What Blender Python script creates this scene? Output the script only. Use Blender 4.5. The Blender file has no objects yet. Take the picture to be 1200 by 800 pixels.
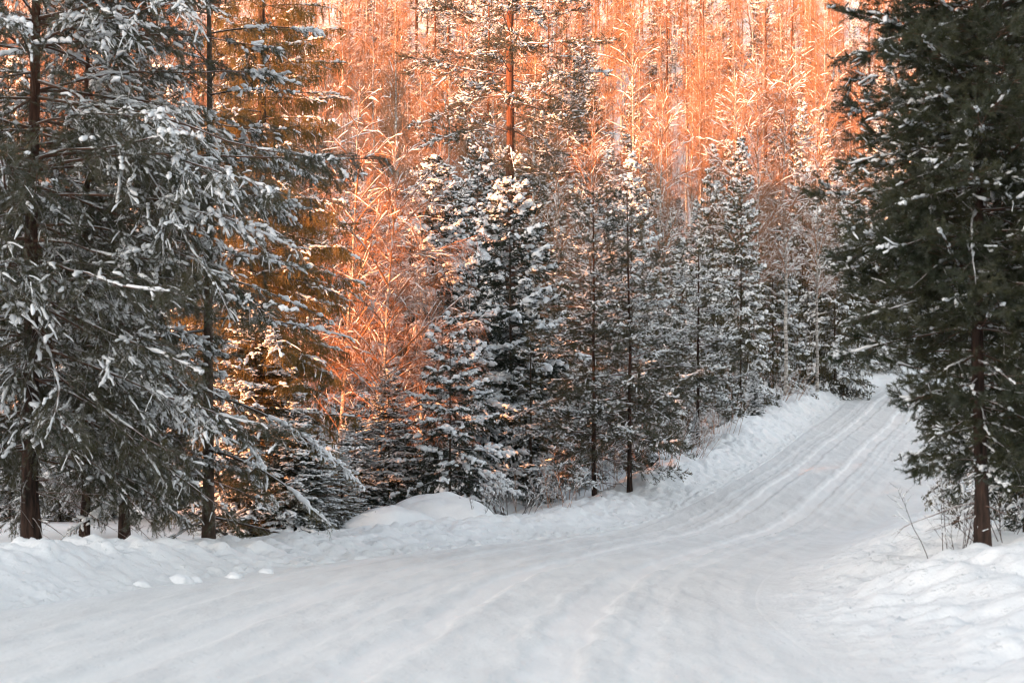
import bpy, math, numpy as np

C = bpy.context.scene.collection
PI = math.pi
F = 1900.0                      # focal length in pixels of the 1200 px wide photograph
HOR = 540.0                     # row of the horizon
CAMZ = 1.7
Z3 = np.array([0.0, 0.0, 1.0])

# ------------------------------------------------------------------ small numeric helpers
def norm(v):
    return v / (np.linalg.norm(v, axis=-1, keepdims=True) + 1e-9)

def smooth(a, b, x):
    t = np.clip((x - a) / (b - a), 0, 1)
    return t * t * (3 - 2 * t)

def _hash(ix, iy, seed):
    h = (ix.astype(np.int64) * 374761393 + iy.astype(np.int64) * 668265263 + seed * 974634777) & 0xffffffff
    h = ((h ^ (h >> 13)) * 1274126177) & 0xffffffff
    return ((h ^ (h >> 16)) & 0xffff) / 65535.0 * 2 - 1

def vnoise(x, y, seed=0):
    x = np.asarray(x, float); y = np.asarray(y, float)
    ix = np.floor(x); iy = np.floor(y); fx = x - ix; fy = y - iy
    fx = fx * fx * fx * (fx * (fx * 6 - 15) + 10); fy = fy * fy * fy * (fy * (fy * 6 - 15) + 10)
    a = _hash(ix, iy, seed); b = _hash(ix + 1, iy, seed); c = _hash(ix, iy + 1, seed); d = _hash(ix + 1, iy + 1, seed)
    return (a * (1 - fx) + b * fx) * (1 - fy) + (c * (1 - fx) + d * fx) * fy

def fbm(x, y, seed=0, octs=4, gain=.5):
    s = 0; a = 1; f = 1
    for k in range(octs):
        s = s + a * vnoise(x * f + 17.3 * k, y * f - 9.1 * k, seed + k); a *= gain; f *= 2.03
    return s

class Geo:
    def __init__(s):
        s.V = []; s.Fc = []; s.n = 0
    def add(s, V, Fc):
        if len(V) == 0: return
        s.V.append(V.reshape(-1, 3)); s.Fc.append(Fc + s.n); s.n += len(V.reshape(-1, 3))
    def mesh(s, name, mat, smooth_=True):
        me = bpy.data.meshes.new(name)
        V = np.concatenate(s.V).astype(np.float32)
        me.vertices.add(len(V)); me.vertices.foreach_set('co', V.ravel())
        loops = np.concatenate([f.ravel() for f in s.Fc]).astype(np.int32)
        sizes = np.concatenate([np.full(len(f), f.shape[1], np.int32) for f in s.Fc])
        starts = np.concatenate([[0], np.cumsum(sizes)[:-1]]).astype(np.int32)
        me.loops.add(len(loops)); me.loops.foreach_set('vertex_index', loops)
        me.polygons.add(len(sizes)); me.polygons.foreach_set('loop_start', starts)
        me.polygons.foreach_set('use_smooth', np.full(len(sizes), smooth_, bool))
        me.update(calc_edges=True)
        me.materials.append(mat)
        return me

def frames(P):
    T = norm(np.gradient(P, axis=1))
    m = norm(P[:, -1] - P[:, 0])
    ref = np.cross(m, Z3)
    bad = np.linalg.norm(ref, axis=1) < .15
    ref[bad] = (1.0, .2, 0)
    ref = norm(ref)[:, None, :]
    S = norm(ref - (ref * T).sum(-1, keepdims=True) * T)
    U = np.cross(S, T)
    return T, S, U

def tubes(P, R, n, flat=1.0, jit=0, rng=None):
    N, K = P.shape[:2]
    T, S, U = frames(P)
    a = np.arange(n) * 2 * PI / n + .3
    ca = np.cos(a)[None, None, :, None]; sa = np.sin(a)[None, None, :, None] * flat
    Rr = R[:, :, None, None]
    if jit: Rr = Rr * (1 + jit * rng.uniform(-1, 1, (N, K, n, 1)))
    V = P[:, :, None, :] + Rr * (ca * S[:, :, None, :] + sa * U[:, :, None, :])
    base = (np.arange(N) * K * n)[:, None, None]
    k = (np.arange(K - 1) * n)[None, :, None]
    j = np.arange(n)[None, None, :]; j2 = (np.arange(n) + 1) % n; j2 = j2[None, None, :]
    q = np.stack([base + k + j, base + k + j2, base + k + n + j2, base + k + n + j], -1).reshape(-1, 4)
    return V.reshape(-1, 3), q

def curve(rng, P0, D, L, K, bend=0., jit=0., tip=0.):
    pts = [P0]; d = D; st = (L / (K - 1))[:, None]
    for k in range(1, K):
        b = bend + (tip if k > (K - 1) * .55 else 0)
        d = norm(d + Z3 * (np.asarray(b).reshape(-1, 1) / (K - 1)) + rng.normal(0, 1, d.shape) * jit)
        pts.append(pts[-1] + d * st)
    return np.stack(pts, 1)

def sub(rng, P, n, t0, t1, ang, ln, K=4, bend=0., up=0., plane=.35, jit=.18, wob=.06, radial=False):
    N, K1 = P.shape[:2]
    n = np.broadcast_to(np.asarray(n), (N,)).astype(int)
    idx = np.repeat(np.arange(N), n); M = len(idx)
    t = t0 + (t1 - t0) * rng.random(M)
    f = t * (K1 - 1); i = np.minimum(f.astype(int), K1 - 2); w = (f - i)[:, None]
    A = P[idx, i]; B = P[idx, i + 1]
    pos = A * (1 - w) + B * w; T = norm(B - A)
    S = np.cross(T, Z3); bad = np.linalg.norm(S, axis=1) < .1; S[bad] = (1, 0, 0); S = norm(S); U = np.cross(S, T)
    if radial:
        ph = rng.uniform(0, 2 * PI, M); rad = S * np.cos(ph)[:, None] + U * np.sin(ph)[:, None]
    else:
        side = np.where(rng.random(M) < .5, -1., 1.); ph = rng.normal(0, plane, M)
        rad = S * (side * np.cos(ph))[:, None] + U * np.sin(ph)[:, None]
    a = (ang + rng.normal(0, jit, M))[:, None]
    D = norm(T * np.cos(a) + rad * np.sin(a) + Z3 * up)
    L = ln(t, idx) * rng.uniform(.65, 1.2, M)
    return curve(rng, pos, D, L, K, bend, wob), idx, t

def needles(rng, P, n, ln, w, ang=.9, t0=.05, droop=0.):
    N, K = P.shape[:2]
    idx = np.repeat(np.arange(N), n); M = len(idx)
    t = t0 + (1 - t0) * rng.random(M)
    f = t * (K - 1); i = np.minimum(f.astype(int), K - 2); fw = (f - i)[:, None]
    A = P[idx, i]; B = P[idx, i + 1]; pos = A * (1 - fw) + B * fw; T = norm(B - A)
    r = rng.normal(0, 1, (M, 3)); r = norm(r - (r * T).sum(1, keepdims=True) * T)
    a = (ang + rng.normal(0, .25, M))[:, None]
    D = norm(T * np.cos(a) + r * np.sin(a) - Z3 * droop)
    W = norm(np.cross(D, rng.normal(0, 1, (M, 3)))) * (w * rng.uniform(.7, 1.3, M) / 2)[:, None]
    L = (ln * rng.uniform(.7, 1.2, M))[:, None]
    V = np.stack([pos - W, pos + W, pos + D * L + W * .25], 1)
    return V.reshape(-1, 3), np.arange(M * 3).reshape(-1, 3)

def resample(P, a, b, K, sp=None):
    N, K1 = P.shape[:2]
    t = a[:, None] + (b - a)[:, None] * (np.linspace(0, 1, K) if sp is None else sp)[None]
    f = t * (K1 - 1); i = np.clip(f.astype(int), 0, K1 - 2); w = (f - i)[..., None]
    r = np.arange(N)[:, None]
    return P[r, i] * (1 - w) + P[r, i + 1] * w

def clump(q, seed, s=.85):
    return vnoise(q[:, 0] * s + q[:, 2] * s * .8 + seed, q[:, 1] * s - q[:, 2] * s * .9, seed) + .5 * vnoise(q[:, 0] * 2.3 * s - q[:, 2] * s, q[:, 1] * 2.3 * s + q[:, 2] * s * 2, seed + 1)

def snow_line(geo, rng, P, R, k, n=6, K=6):        # broken lines of snow along the top of a branch
    Pq = np.repeat(P, k, 0); a = rng.uniform(0, .85, len(Pq)); b = np.minimum(a + rng.uniform(.06, .3, len(Pq)), 1)
    snow(geo, rng, resample(Pq, a, b, 7), np.repeat(np.broadcast_to(R, (len(P),)), k), 1., n, K, .5)

def snow(geo, rng, P, R, prob, n=6, K=5, lift=.45, flat=.8, span=(.0, 1.0), thr=.0):
    N = len(P)
    keep = rng.random(N) < prob
    P = P[keep]; R = np.broadcast_to(np.asarray(R, float), (N,))[keep]
    if len(P) == 0: return
    M = len(P)
    a = span[0] + rng.uniform(0, .35, M); b = span[1] - rng.uniform(0, .12, M)
    K += 2; sp = np.concatenate([[0], np.linspace(.05, .95, K - 2), [1]])
    Q = resample(P, a, np.maximum(b, a + .15), K, sp)
    T = norm(np.gradient(Q, axis=1))
    hz = np.sqrt(np.clip(1 - T[..., 2] ** 2, .0, 1))
    s = np.linspace(0, 1, K)
    tap = np.ones(K); tap[0] = tap[-1] = .12; tap[1] = tap[-2] = .8
    Rk = R[:, None] * rng.uniform(.4, 1.5, (M, K)) * tap * hz
    Q = Q + rng.normal(0, .22, Q.shape) * Rk[..., None]
    Q = Q + Z3 * (Rk * lift)[..., None]
    geo.add(*tubes(Q, Rk, n, flat, .30, rng))

# ------------------------------------------------------------------ materials
def mat(name):
    m = bpy.data.materials.new(name); m.use_nodes = True
    nt = m.node_tree; b = nt.nodes['Principled BSDF']
    return m, nt, b
def nd(nt, t, **kw):
    n = nt.nodes.new(t)
    for k, v in kw.items(): setattr(n, k, v)
    return n
def ramp(nt, fac, stops):
    r = nd(nt, 'ShaderNodeValToRGB')
    while len(r.color_ramp.elements) < len(stops): r.color_ramp.elements.new(.5)
    for e, (p, c) in zip(r.color_ramp.elements, stops):
        e.position = p; e.color = (*c, 1)
    nt.links.new(fac, r.inputs[0]); return r.outputs[0]
def noise(nt, scale, detail=4, coord='Object', stretch=None, rough=.55):
    tc = nd(nt, 'ShaderNodeTexCoord'); n = nd(nt, 'ShaderNodeTexNoise')
    n.inputs['Scale'].default_value = scale; n.inputs['Detail'].default_value = detail; n.inputs['Roughness'].default_value = rough
    if stretch:
        mp = nd(nt, 'ShaderNodeMapping'); mp.inputs['Scale'].default_value = stretch
        nt.links.new(tc.outputs[coord], mp.inputs[0]); nt.links.new(mp.outputs[0], n.inputs['Vector'])
    else: nt.links.new(tc.outputs[coord], n.inputs['Vector'])
    return n.outputs['Fac']
def bump(nt, b, h, strength, dist):
    n = nd(nt, 'ShaderNodeBump'); n.inputs['Strength'].default_value = strength; n.inputs['Distance'].default_value = dist
    nt.links.new(h, n.inputs['Height']); nt.links.new(n.outputs[0], b.inputs['Normal'])

def snow_mat(name, lo, hi, scale, bs, bd, rough=.55):
    m, nt, b = mat(name)
    nt.links.new(ramp(nt, noise(nt, scale), [(.3, lo), (.7, hi)]), b.inputs['Base Color'])
    b.inputs['Roughness'].default_value = rough; b.inputs['Specular IOR Level'].default_value = .25
    if bs: bump(nt, b, noise(nt, scale * 6, 5), bs, bd)
    return m
M_snow = snow_mat('fresh_snow', (.80, .81, .84), (.87, .88, .90), 3, .35, .03)
M_tsnow = snow_mat('bough_snow', (.78, .80, .84), (.88, .89, .91), 6, 0, 0)

def leaf_mat(name, c1, c2, trans=.3, frost=.2, scale=1.3):
    m, nt, b = mat(name)
    col = ramp(nt, noise(nt, scale, 3), [(.35, c1), (.65, c2)])
    fr = ramp(nt, noise(nt, 9, 4), [(.44, (0,) * 3), (.66, (1,) * 3)])          # snow dust caught between the needles
    fm = nd(nt, 'ShaderNodeMath', operation='MULTIPLY'); nt.links.new(fr, fm.inputs[0]); fm.inputs[1].default_value = min(1, frost * 1.6)
    mxf = nd(nt, 'ShaderNodeMix', data_type='RGBA'); nt.links.new(fm.outputs[0], mxf.inputs[0]); nt.links.new(col, mxf.inputs[6])
    mxf.inputs[7].default_value = (.80, .81, .84, 1); col = mxf.outputs[2]
    nt.links.new(col, b.inputs['Base Color']); b.inputs['Roughness'].default_value = .6
    b.inputs['Specular IOR Level'].default_value = .25
    t = nd(nt, 'ShaderNodeBsdfTranslucent'); mx = nd(nt, 'ShaderNodeMixShader'); mx.inputs[0].default_value = trans
    nt.links.new(col, t.inputs[0]); nt.links.new(b.outputs[0], mx.inputs[1]); nt.links.new(t.outputs[0], mx.inputs[2])
    nt.links.new(mx.outputs[0], nt.nodes['Material Output'].inputs[0])
    return m
M_pine = leaf_mat('pine_needles', (.037, .043, .021), (.100, .090, .046), .40, .12)
M_dpine = leaf_mat('dark_pine_needles', (.033, .043, .021), (.072, .072, .034), .36, .06)
M_spruce = leaf_mat('spruce_needles', (.05, .053, .021), (.14, .112, .042), .45, .10)
M_litspruce = leaf_mat('sunlit_gold_spruce_needles', (.13, .105, .032), (.28, .19, .055), .55, .06)  # golden sunlight painted into the needle colour of one spruce
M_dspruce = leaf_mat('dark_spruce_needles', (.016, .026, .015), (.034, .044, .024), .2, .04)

def bark(name, c1, c2, scale, stretch, top=None, h=8.):
    m, nt, b = mat(name)
    n = noise(nt, scale, 5, stretch=stretch)
    col = ramp(nt, n, [(.35, c1), (.65, c2)])
    if top:
        tc = nd(nt, 'ShaderNodeTexCoord'); sp = nd(nt, 'ShaderNodeSeparateXYZ'); nt.links.new(tc.outputs['Object'], sp.inputs[0])
        mr = nd(nt, 'ShaderNodeMapRange'); mr.inputs[1].default_value = h * .3; mr.inputs[2].default_value = h
        nt.links.new(sp.outputs[2], mr.inputs[0])
        mx = nd(nt, 'ShaderNodeMix', data_type='RGBA'); nt.links.new(mr.outputs[0], mx.inputs[0]); nt.links.new(col, mx.inputs[6])
        nt.links.new(ramp(nt, n, [(.3, top[0]), (.7, top[1])]), mx.inputs[7]); col = mx.outputs[2]
    nt.links.new(col, b.inputs['Base Color']); b.inputs['Roughness'].default_value = .9; b.inputs['Specular IOR Level'].default_value = .15
    bump(nt, b, n, 1., .05)
    return m
M_pbark = bark('pine_bark', (.016, .013, .012), (.075, .046, .036), 14, (1, 1, .16), ((.075, .030, .019), (.17, .075, .042)), 14)
M_sbark = bark('spruce_bark', (.05, .036, .028), (.11, .078, .06), 12, (1, 1, .4))
M_bbark = bark('birch_bark', (.12, .10, .09), (.66, .62, .58), 5, (1, 1, 3.2))

def frosted(name, c, lo=-.1, hi=.55, amt=.9):          # bare twigs with snow lying along their upper side
    m, nt, b = mat(name)
    g = nd(nt, 'ShaderNodeNewGeometry'); sp = nd(nt, 'ShaderNodeSeparateXYZ'); nt.links.new(g.outputs['True Normal'], sp.inputs[0])
    mr = nd(nt, 'ShaderNodeMapRange'); mr.inputs[1].default_value = lo; mr.inputs[2].default_value = hi; mr.inputs[4].default_value = amt
    nt.links.new(sp.outputs[2], mr.inputs[0])
    n = noise(nt, 2.5, 3); mu = nd(nt, 'ShaderNodeMath', operation='MULTIPLY_ADD'); mu.use_clamp = True
    r = ramp(nt, n, [(.35, (.0,) * 3), (.6, (1,) * 3)])
    nt.links.new(mr.outputs[0], mu.inputs[0]); nt.links.new(r, mu.inputs[1]); mu.inputs[2].default_value = 0
    mx = nd(nt, 'ShaderNodeMix', data_type='RGBA'); nt.links.new(mu.outputs[0], mx.inputs[0])
    mx.inputs[6].default_value = (*c, 1); mx.inputs[7].default_value = (.82, .83, .86, 1)
    nt.links.new(mx.outputs[2], b.inputs['Base Color']); b.inputs['Roughness'].default_value = .8; b.inputs['Specular IOR Level'].default_value = .15
    return m
M_btwig = frosted('birch_twigs', (.32, .16, .085), -.1, .5, .75)
M_ftwig = frosted('far_birch_twigs', (.30, .15, .08), .1, .8, .4)  # far-slope twigs: less snow on their upper side
M_fpine = frosted('frosted_pine_branches', (.12, .065, .045))
M_fspruce = frosted('frosted_spruce_branches', (.07, .05, .04))

# ------------------------------------------------------------------ the lie of the land
_Y = np.arange(-60, 330, .5)
def prof(pts, sm=9):
    a = np.array(pts, float); v = np.interp(_Y, a[:, 0], a[:, 1])
    k = np.hanning(2 * sm + 1); k /= k.sum()
    v = np.convolve(np.pad(v, sm, mode='edge'), k, 'valid')
    return lambda y: np.interp(y, _Y, v)
XL = prof([(-60, -16), (0, -9), (12.4, -7.4), (18.5, -5.8), (24, -4.2), (30, -1.9), (36, 1.0), (42, 3.6), (49, 6.5), (58, 9.4), (71, 13.2), (85, 17.6), (95, 21.2), (110, 27.5), (125, 36), (330, 160)])
XR = prof([(-60, -2), (0, 2.0), (12.4, 2.6), (18.5, 2.7), (24, 3.7), (30, 5.6), (36, 7.4), (42, 9.6), (49, 12.8), (58, 15.7), (71, 19.6), (85, 23.9), (95, 27.5), (110, 34), (125, 43), (330, 168)])
ZR = prof([(-60, 0), (40, 0), (44, .3), (49, .95), (58, 1.85), (71, 3.3), (85, 4.9), (95, 6.0), (110, 6.9), (125, 7.2), (330, 10)], 7)
GB = prof([(-60, .15), (42, .12), (47, .4), (58, 1.5), (71, 2.9), (81, 4.0), (100, 7.5), (130, 17), (160, 30), (200, 47), (260, 84), (330, 100)])
TRK = prof([(-60, -2), (5, -.2), (12.9, .34), (23, 1.45), (30, 3.2), (38, 5.9), (42, 7.2), (49, 9.6), (58, 12.5), (75, 18.0), (85, 21.1), (95, 24.6), (110, 30.6), (330, 164)])

def ground_h(x, y):
    g = GB(y) + .22 * fbm(x * .18, y * .18, 3, 3)
    right = smooth(0, 6, x - XR(y))                       # right of the road the land lies level with it
    g = g * (1 - right) + (ZR(y) + .25 + .12 * fbm(x * .3, y * .3, 4, 2)) * right * (1 - smooth(110, 150, y)) + g * right * smooth(110, 150, y)
    return g

def land(x, y):
    xl, xr, zr = XL(y), XR(y), ZR(y)
    dl, dr = xl - x, x - xr
    g = ground_h(x, y)
    # ploughed bank, left
    hb = .56 - .26 * smooth(20, 29, y) + .42 * smooth(42, 62, y) + .07 * fbm(y * .35, 0 * y, 11, 3)
    crest = 1.7 + .3 * vnoise(y * .4, 0 * y, 12)
    rise = smooth(-.05, 1, dl / crest) * hb
    fall = smooth(0, 1, (dl - crest - .2) / 2.6)
    lump = .075 * fbm(x * 1.5, y * .9, 13, 4) + .10 * np.abs(fbm(x * 2.6, y * 1.9, 14, 4)) - .02 + .07 * fbm(x * .6, y * 2.6 + x * 1.4, 15, 3)
    crumb = .09 * np.clip(fbm(x * 7, y * 7, 16, 2), 0, 1) * np.exp(-((dl - .25) / .28) ** 2)
    zb = (zr + rise + lump * smooth(.1, 1.2, dl) + crumb) * (1 - fall) + g * fall
    # bank, right
    nr = 1 - smooth(26, 36, y)
    hr = (.62 * nr + .30 * (1 - nr)) + .08 * fbm(y * .4, 0 * y, 21, 2)
    cr = 3.3 * nr + 1.8 * (1 - nr)
    riser = smooth(-.05, 1, dr / cr) * hr
    fallr = smooth(0, 1, (dr - cr - .6) / 3.)
    lumpr = .16 * fbm(x * .9, y * .7, 23, 4) + .08 * np.abs(fbm(x * 2.3 + y, y * 1.7, 24, 3)) + .05 * fbm(x * .7 + y * .5, y * 1.8, 25, 2)
    crumbr = .045 * np.clip(fbm(x * 6, y * 6, 26, 2) - .15, 0, 1) * smooth(-.02, .5, dr) * np.exp(-((dr - .9) / .9) ** 2)
    zb2 = (zr + riser + lumpr * smooth(.0, 2.2, dr) + crumbr) * (1 - fallr) + g * fallr
    # road: wheel ruts, slight cambers and packed lumps
    tr = TRK(y); road = zr + .014 * fbm(x * 1.3, y * .18, 31, 4) + .009 * fbm(x * 6, y * 1.2, 32, 3)
    for off, dep, w in RUTS:
        o = x - tr - off - .12 * vnoise(y * .13, 0 * y + off, 33)
        ao = np.abs(o) + .05 * fbm(x * 3, y * 1.1, 36, 3)
        road = road - dep * (1 - smooth(.55 * w, 1.05 * w, ao)) + dep * .5 * np.exp(-((ao - 1.35 * w) / (.32 * w)) ** 2) * (1 + .6 * fbm(x * 5, y * 4, 37, 2))
    edge = smooth(.0, .25, np.minimum(-dl, -dr))
    road = zr + (road - zr) * edge
    return np.where(dl > 0, zb, np.where(dr > 0, zb2, road))
RUTS = [(0, .042, .28), (-1.62, .038, .27), (.75, .014, .15), (-2.45, .014, .16), (-3.6, .026, .28), (-5.1, .022, .26), (1.55, .010, .2)]

def track_w(x, y):
    tr = TRK(y); s = 0
    for off, dep, w in RUTS:
        o = x - tr - off - .12 * vnoise(y * .13, 0 * y + off, 33)
        ao = np.abs(o) + .05 * fbm(x * 3, y * 1.1, 36, 3)
        s = s + dep / .05 * (1 - smooth(.6 * w, 1.05 * w, ao))
    brk = .5 + .5 * smooth(-.35, .35, fbm(x * 2.2, y * .22, 35, 3))
    return np.clip(s * brk, 0, 1)

def strip(name, ys, xa, xb, nx, m, pw=1.0, dip=None, attr=False):
    u = np.linspace(0, 1, nx) ** pw
    Yg = np.repeat(ys[:, None], nx, 1)
    Xg = xa(ys)[:, None] * (1 - u)[None] + xb(ys)[:, None] * u[None]
    Zg = land(Xg, Yg)
    if dip is not None: Zg = Zg - .35 * smooth(dip, 1, u)[None]
    V = np.stack([Xg, Yg, Zg], -1).reshape(-1, 3)
    i = np.arange(len(ys) - 1)[:, None] * nx + np.arange(nx - 1)[None]
    q = np.stack([i, i + 1, i + nx + 1, i + nx], -1).reshape(-1, 4)
    if xb(np.array([20.]))[0] < xa(np.array([20.]))[0]: q = q[:, ::-1]
    g = Geo(); g.add(V, q); me = g.mesh(name, m)
    tw = track_w(Xg, Yg) if attr else np.zeros(Xg.shape)
    ins = np.minimum(Xg - XL(Yg), XR(Yg) - Xg) + .35 * fbm(Xg * .9, Yg * .5, 61, 3)
    ins = smooth(-1.3, .7, ins) * .999
    a = me.attributes.new('track', 'FLOAT', 'POINT'); a.data.foreach_set('value', tw.ravel().astype(np.float32))
    a = me.attributes.new('packed', 'FLOAT', 'POINT'); a.data.foreach_set('value', ins.ravel().astype(np.float32))
    o = bpy.data.objects.new(name, me); C.objects.link(o); o['kind'] = 'structure'
    return o

def road_mat():
    m, nt, b = mat('packed_snow')
    at = nd(nt, 'ShaderNodeAttribute'); at.attribute_name = 'track'
    n1 = noise(nt, 1.0, 6, 'Object', (2.2, .45, 1), .62); n2 = noise(nt, 14, 5, 'Object', (1, .6, 1))
    ap = nd(nt, 'ShaderNodeAttribute'); ap.attribute_name = 'packed'
    base = ramp(nt, n1, [(.3, (.67, .67, .68)), (.5, (.745, .745, .75)), (.70, (.82, .82, .825))])
    fresh = ramp(nt, noise(nt, 3), [(.3, (.80, .81, .835)), (.7, (.87, .88, .90))])
    mp = nd(nt, 'ShaderNodeMix', data_type='RGBA'); nt.links.new(ap.outputs['Fac'], mp.inputs[0]); nt.links.new(fresh, mp.inputs[6]); nt.links.new(base, mp.inputs[7]); base = mp.outputs[2]
    mx = nd(nt, 'ShaderNodeMix', data_type='RGBA'); mx.inputs[7].default_value = (.96, .96, .965, 1)
    nt.links.new(at.outputs['Fac'], mx.inputs[0]); nt.links.new(base, mx.inputs[6]); nt.links.new(mx.outputs[2], b.inputs['Base Color'])
    mr = nd(nt, 'ShaderNodeMapRange'); mr.inputs[3].default_value = .62; mr.inputs[4].default_value = .3
    nt.links.new(at.outputs['Fac'], mr.inputs[0]); nt.links.new(mr.outputs[0], b.inputs['Roughness'])
    b.inputs['Specular IOR Level'].default_value = .35
    cr = ramp(nt, noise(nt, 9, 3), [(.60, (0,) * 3), (.72, (1,) * 3)])        # crumbs thrown out of the wheel tracks
    inv = nd(nt, 'ShaderNodeMath', operation='MULTIPLY_ADD'); inv.inputs[1].default_value = -.9; inv.inputs[2].default_value = .9; nt.links.new(at.outputs['Fac'], inv.inputs[0])
    cm = nd(nt, 'ShaderNodeMath', operation='MULTIPLY'); nt.links.new(cr, cm.inputs[0]); nt.links.new(inv.outputs[0], cm.inputs[1])
    ad = nd(nt, 'ShaderNodeMath', operation='MULTIPLY_ADD'); nt.links.new(n2, ad.inputs[0]); ad.inputs[1].default_value = .7; nt.links.new(cm.outputs[0], ad.inputs[2])
    bump(nt, b, ad.outputs[0], .55, .04)
    return m
ys = np.concatenate([np.arange(-30, 8, 1.), np.arange(8, 45, .07), np.arange(45, 80, .16), np.arange(80, 130, .4)])
M_road = road_mat()
strip('road', ys, XL, XR, 260, M_road, attr=True)
strip('snow_bank', ys, XL, lambda y: XL(y) - 6.5, 120, M_road, 1.25, .72)
strip('snow_bank', ys, XR, lambda y: XR(y) + 9, 140, M_road, 1.2, .75)

# the ground sheet: out to the horizon, with the far slope and the hill added unseen to shade the place
SA = math.radians(36); SE = math.radians(4.0)
D2 = np.array([math.cos(SA), math.sin(SA)]); N2 = np.array([-math.sin(SA), math.cos(SA)])
RIDGE_A = -95.
RU = np.array([-140, -80, 0, 20, 30.2, 31.7, 32.5, 36, 36.6, 39, 40, 42.4, 43.1, 44.9, 46.5, 50, 54, 60, 70, 85, 95, 110, 130, 170, 230, 300.])
RH = np.array([0, 22, 23, 23, 22.5, 21, 8.6, 8.8, 10.4, 10.6, 18.5, 19.5, 16, 16, 20.5, 21.5, 25, 28, 30, 31.5, 29, 29, 32, 35, 36, 0.])  # crest heights shaped to shade the scene, with gaps for sun
def shade_hill_h(x, y):
    a = x * D2[0] + y * D2[1]; u = x * N2[0] + y * N2[1]
    h = np.interp(u, RU, RH) + smooth(41, 47, u) * 1.3 * vnoise(u * .22, 0 * u, 41) + .8 * (.3 + smooth(41, 47, u)) * vnoise(u * .6, 0 * u, 42)
    d = np.abs(a - RIDGE_A - 0 * u)
    return np.maximum(h, 0) * np.clip(1 - (d / 38), 0, 1) ** 1.3 * (u > -140) * (u < 300)
def grid(xs, ysg, zf, name, m):
    X, Y = np.meshgrid(xs, ysg); Zz = zf(X, Y); nx = len(xs)
    i = np.arange(len(ysg) - 1)[:, None] * nx + np.arange(nx - 1)[None]
    q = np.stack([i, i + 1, i + nx + 1, i + nx], -1).reshape(-1, 4)
    g = Geo(); g.add(np.stack([X, Y, Zz], -1), q)
    o = bpy.data.objects.new(name, g.mesh(name, m)); C.objects.link(o); o['kind'] = 'structure'; return o
def sheet(x, y):
    g = ground_h(x, y)
    dl, dr = XL(y) - x, x - XR(y)
    ins = smooth(6.2, 5.2, dl) * smooth(8.6, 7.6, dr) * (y < 131)
    low = np.minimum(g, ZR(y)) - .55
    z = g * (1 - ins) + low * ins
    return z + .6 * fbm(x * .05, y * .05, 44, 3) * smooth(60, 110, y)
xs = np.concatenate([np.arange(-2000, -260, 120), np.arange(-260, -46, 3.), np.arange(-46, 60, .5), np.arange(60, 160, 3), np.arange(160, 2001, 120)])
yg = np.concatenate([np.arange(-2000, -160, 120), np.arange(-160, -24, 3.), np.arange(-24, 120, .6), np.arange(120, 340, 3.), np.arange(340, 2500, 120)])
grid(xs, yg, sheet, 'ground', M_snow)
# hill added out of view at left to cast shade, built along its own ridge line
ru = np.arange(-138, 299, .7); ra = np.linspace(-38, 38, 23)
Ug, Ag = np.meshgrid(ru, ra); Ag = Ag + RIDGE_A
X = Ag * D2[0] + Ug * N2[0]; Y = Ag * D2[1] + Ug * N2[1]
g = Geo(); i = np.arange(len(ra) - 1)[:, None] * len(ru) + np.arange(len(ru) - 1)[None]
g.add(np.stack([X, Y, shade_hill_h(X, Y) + np.maximum(GB(Y) * 0, 0) - .3], -1), np.stack([i, i + 1, i + len(ru) + 1, i + len(ru)], -1).reshape(-1, 4))
o = bpy.data.objects.new('hill', g.mesh('hill', M_snow)); C.objects.link(o); o['kind'] = 'structure'

# ------------------------------------------------------------------ things
def thing(name, label, cat, loc=(0, 0, 0), rz=0., group=None):
    o = bpy.data.objects.new(name, None); C.objects.link(o); o.empty_display_size = .3
    o.location = loc; o.rotation_euler = (0, 0, rz); o['label'] = label; o['category'] = cat
    if group: o['group'] = group
    return o
def part(name, geo, m, parent, sm=True):
    if not geo.V: return None
    o = bpy.data.objects.new(name, geo.mesh(name, m, sm)); C.objects.link(o); o.parent = parent; return o
def dup(root, loc, rz, sc, label, group=None):
    r = root.copy(); C.objects.link(r); r.location = loc; r.rotation_euler = (0, 0, rz); r.scale = (sc[0], sc[0], sc[1]) if isinstance(sc, tuple) else (sc,) * 3
    r['label'] = label
    if 'group' in r: del r['group']
    if group: r['group'] = group
    for ch in root.children:
        c = ch.copy(); C.objects.link(c); c.parent = r
        for gch in ch.children:
            d = gch.copy(); C.objects.link(d); d.parent = c
    return r
def at(px, Y, dz=-.08):
    x = (px - 600) / F * Y
    return (x, Y, float(land(np.array([x]), np.array([Y]))[0] if -7 < XL(Y) - x < 7 or -9 < x - XR(Y) < 9 else ground_h(np.array([x]), np.array([float(Y)]))[0]) + dz)

def trunk_line(rng, H, K=14, sway=.012, lean=(0, 0)):
    z = np.linspace(0, H, K)
    dx = np.cumsum(rng.normal(0, sway, K)) * H * .12 + lean[0] * z; dy = np.cumsum(rng.normal(0, sway, K)) * H * .12 + lean[1] * z
    dx -= dx[0]; dy -= dy[0]
    return np.stack([dx, dy, z], 1)[None]

def whorls(rng, H, base, gap, per, top=.25):
    z = []; az = []
    h = base
    while h < H - top:
        k = max(2, int(rng.normal(per, .8))); a0 = rng.uniform(0, 2 * PI)
        for j in range(k):
            z.append(h + rng.normal(0, gap * .22)); az.append(a0 + j * 2 * PI / k + rng.normal(0, .25))
        h += gap * rng.uniform(.75, 1.25)
    return np.array(z), np.array(az)

def on_trunk(TL, z):
    H = TL[0, -1, 2]; return np.stack([np.interp(z, TL[0, :, 2], TL[0, :, 0]), np.interp(z, TL[0, :, 2], TL[0, :, 1]), np.clip(z, 0, H)], 1)

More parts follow.
